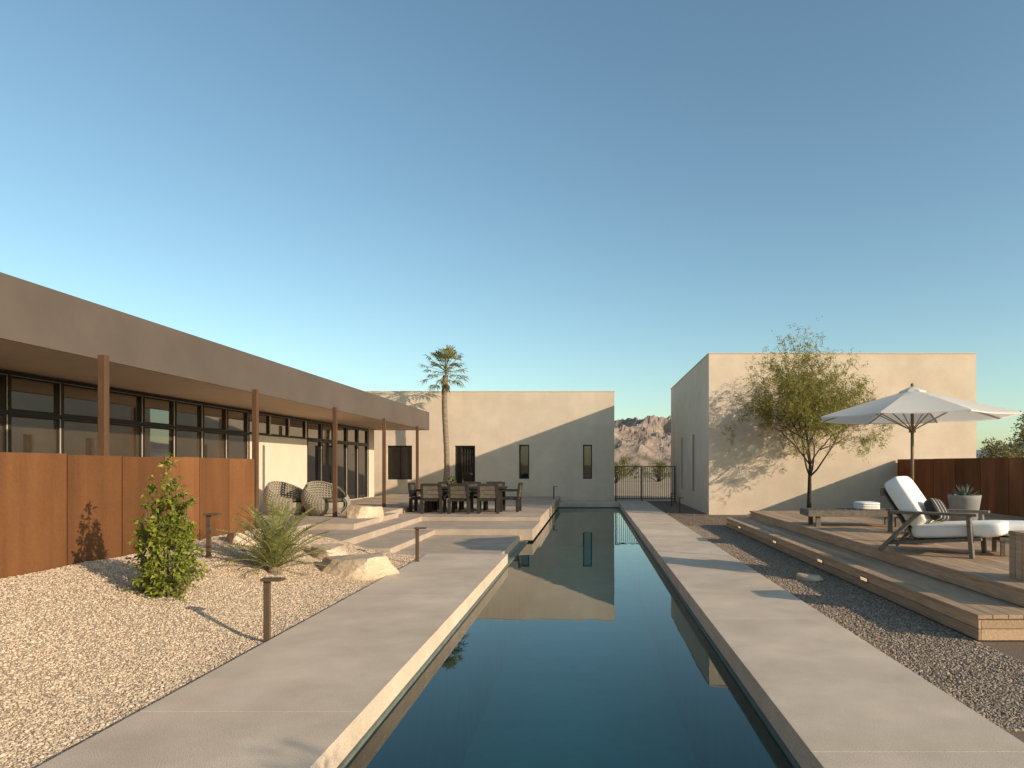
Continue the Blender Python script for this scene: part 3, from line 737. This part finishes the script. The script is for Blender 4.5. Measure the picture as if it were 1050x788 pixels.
# side table
t = thing('side_table', 'small grey wood side table between the chaise and the lounge chair', 'side table', (5.72,12.1,ZD), R(10))
mb = MB()
for k in range(5): mb.box(-.34,.34,-.3+.12*k+.004,-.18+.12*k-.004,.38,.415)
mb.build('tabletop', M['greywood'], t, bevel=.004)
for a in (-.28,.28):
    for b in (-.24,.24):
        mb = MB(); mb.box(a-.03,a+.03,b-.03,b+.03,0,.38); mb.build('leg', M['greywood'], t)
mb = MB(); mb.box(-.31,.31,-.27,.27,.32,.378); mb.build('apron', M['greywood'], t)
# planter + agave
PX, PY = 6.36,11.6
t = thing('planter', 'pale conical planter bowl behind the lounge chair', 'planter', (PX,PY,ZD))
mb = MB(); mb.lathe([(0,0),(.14,0),(.16,.02),(.25,.63),(.26,.69),(.23,.69),(.21,.63),(0,.61)],32); mb.build('bowl', M['planter'], t, smooth=True)
mb = MB(); mb.lathe([(0,.625),(.205,.625)],24); mb.build('soil', M['bed2'], t)
ag = MB(); r = random.Random(2)
for k in range(22):
    a = k*2.4; el = .35+1.1*k/22; d = V((math.cos(a)*math.cos(el),math.sin(a)*math.cos(el),math.sin(el))); sd = d.cross(V((0,0,1))).normalized(); l = r.uniform(.24,.32)
    up = sd.cross(d); b = V((0,0,0)); m1 = b+d*l*.5; e = b+d*l
    ag.add([b-sd*.018,b+sd*.018,m1+sd*.028+up*.012,m1-up*.01,m1-sd*.028+up*.012,e],[(0,1,2,3),(0,3,4),(2,5,3),(3,5,4)])
o = ag.build('agave_plant', M['agave']); o.location = (PX,PY,ZD+.61); tag(o, 'grey green spiky agave growing in the pale conical planter', 'plant')

# ------------------------------------------------------------------ patio furniture
def dining_chair():
    t = thing('dining_chair', '', 'chair', (0,0,0), 0, 'dark wood armchairs round the dining table')
    mb = MB()
    for k in range(5): mb.box(-.27,.27,-.26+.104*k,-.16+.104*k,.36,.44)
    mb.build('seat', M['darkwood'], t)
    mb = MB(); mb.bar((-.26,-.27,.44),(-.26,-.32,.86),.075,.06); mb.bar((.26,-.27,.44),(.26,-.32,.86),.075,.06); mb.bar((-.225,-.317,.835),(.225,-.317,.835),.05,.07)
    fr = mb.build('backrest', M['darkwood'], t)
    mb = MB()
    for k in range(3): z = .45+.117*k; mb.box(-.22,.22,-.302-.010*k,-.272-.010*k,z,z+.106)
    mb.build('back_panel', M['sling'], fr)
    for s in (-1,1):
        mb = MB(); mb.box(.29*s-.05,.29*s+.05,-.30,.28,.61,.66); mb.build('armrest', M['darkwood'], t)
        for a,h in ((-.26,.42),(.24,.61)):
            mb = MB(); mb.box(.275*s-.042,.275*s+.042,a-.042,a+.042,0,h); mb.build('leg', M['darkwood'], t)
    return t
ZP = PZ; DX, DY = -3.75,20.6
spots = [(-.80,-.76,0,'left chair on the near side of the dining table'),(0,-.80,0,'middle chair on the near side of the dining table'),(.80,-.76,0,'right chair on the near side of the dining table'),
         (-.76,.78,math.pi,'left chair on the far side of the dining table'),(0,.78,math.pi,'middle chair on the far side of the dining table'),(.76,.78,math.pi,'right chair on the far side of the dining table'),
         (-1.32,0,-math.pi/2,'chair at the left head of the dining table'),(1.34,0,math.pi/2,'chair at the right head of the dining table')]
ch = dining_chair()
for i,(x,y,a,l) in enumerate(spots):
    p = (DX+x,DY+y,ZP); a += random.uniform(-.08,.08)
    if i == 0: ch.location = p; ch.rotation_euler = (0,0,a); ch['label'] = l
    else: dup(ch, p, a, l)
t = thing('dining_table', 'long dark wood dining table on the patio before the end building', 'table', (DX,DY,ZP))
mb = MB()
for k in range(7): mb.box(-1.2,1.2,-.5+.143*k,-.36+.143*k,.69,.75)
mb.build('tabletop', M['darkwood'], t)
for a in (-1.0,1.0):
    for b in (-.4,.4):
        mb = MB(); mb.box(a-.06,a+.06,b-.06,b+.06,0,.688); mb.build('leg', M['darkwood'], t)
mb = MB(); mb.box(-.94,.94,-.42,-.39,.58,.688); mb.box(-.94,.94,.39,.42,.58,.688); mb.build('apron', M['darkwood'], t)
t = thing('centrepiece', 'small potted green centrepiece on the dining table', 'plant pot', (DX-.45,DY,ZP+.752))
mb = MB(); mb.lathe([(0,0),(.09,0),(.15,.1),(.14,.1),(.0,.08)],16); mb.build('bowl', M['iron'], t)
st_, lf_ = cloud(.16,.26,3,260,.07,8); lf_.build('foliage', M['bushleaf'], t, loc=(0,0,.08))

def tub_chair(loc, rz, label):
    t = thing('wicker_chair', label, 'chair', loc, rz, 'round wicker chairs on the patio')
    mb = MB(); n, k = 40, 12
    for i in range(n+1):
        a = R(30)+R(300)*i/n; w = .5-.5*math.cos(2*math.pi*i/n); top = .42+.42*w**.9
        for j in range(k+1):
            u = j/k; rr = .36+.18*math.sin(u*math.pi*.82)
            mb.v.append((rr*math.cos(a), rr*math.sin(a)*1.05, .05+(top-.05)*u))
    for i in range(n):
        for j in range(k): a = i*(k+1)+j; mb.f.append((a,a+k+1,a+k+2,a+1))
    o = mb.build('shell', M['wicker'], t); wf = o.modifiers.new('weave','WIREFRAME'); wf.thickness = .05
    mb = MB(); mb.lathe([(0,.06),(.38,.06),(.46,.2),(.46,.33),(0,.34)],28); mb.build('seat_base', M['wicker'], t)
    mb = MB(); mb.pillow(.38,.38,.05, Matrix.Translation((.02,0,.38)),.8,.4); mb.build('seat_cushion', M['sling'], t, smooth=True)
    mb = MB(); mb.lathe([(0,0),(.32,0),(.32,.06),(0,.06)],20); mb.build('foot_ring', M['wicker'], t)
tub_chair((-6.65,17.2,.34), R(-40), 'right hand round wicker chair by the pale house wall')
tub_chair((-7.6,17.2,.34), R(-25), 'left hand round wicker chair beside the end of the rusted wall')

# ------------------------------------------------------------------ light, sky, camera
to_sun = V((1,-.58,.37)).normalized()
sd = bpy.data.lights.new('sun','SUN'); sd.energy = 5; sd.angle = R(.5); sd.color = (1,.83,.62)
so = bpy.data.objects.new('sun', sd); C.objects.link(so); so.rotation_euler = (-to_sun).to_track_quat('-Z','Y').to_euler(); so.location = (30,-20,20)
w = bpy.data.worlds.new('World'); S.world = w; w.use_nodes = True; nt = w.node_tree; L = nt.links.new
sky = N(nt,'ShaderNodeTexSky', sky_type='NISHITA'); sky.sun_disc = False
sky.sun_elevation = math.asin(to_sun.z); sky.sun_rotation = math.atan2(to_sun.x, to_sun.y)
sky.air_density = 1.0; sky.dust_density = .8; sky.ozone_density = 1.0
tint = N(nt,'ShaderNodeVectorMath', operation='MULTIPLY'); tint.inputs[1].default_value = (1.03,1.21,1.16); L(sky.outputs[0], tint.inputs[0])
bg = nt.nodes['Background']; L(tint.outputs[0], bg.inputs[0]); bg.inputs[1].default_value = .15
cd = bpy.data.cameras.new('camera'); cam = bpy.data.objects.new('camera', cd); C.objects.link(cam)
cam.location = (0,0,1.6); cam.rotation_euler = (R(90),0,0)
cd.lens = 24; cd.sensor_width = 36; cd.shift_x = -80/1050; cd.shift_y = 83/1050; cd.clip_end = 12000; cd.clip_start = .05
S.camera = cam
S.view_settings.view_transform = 'Standard'; S.view_settings.look = 'None'; S.view_settings.exposure = 0
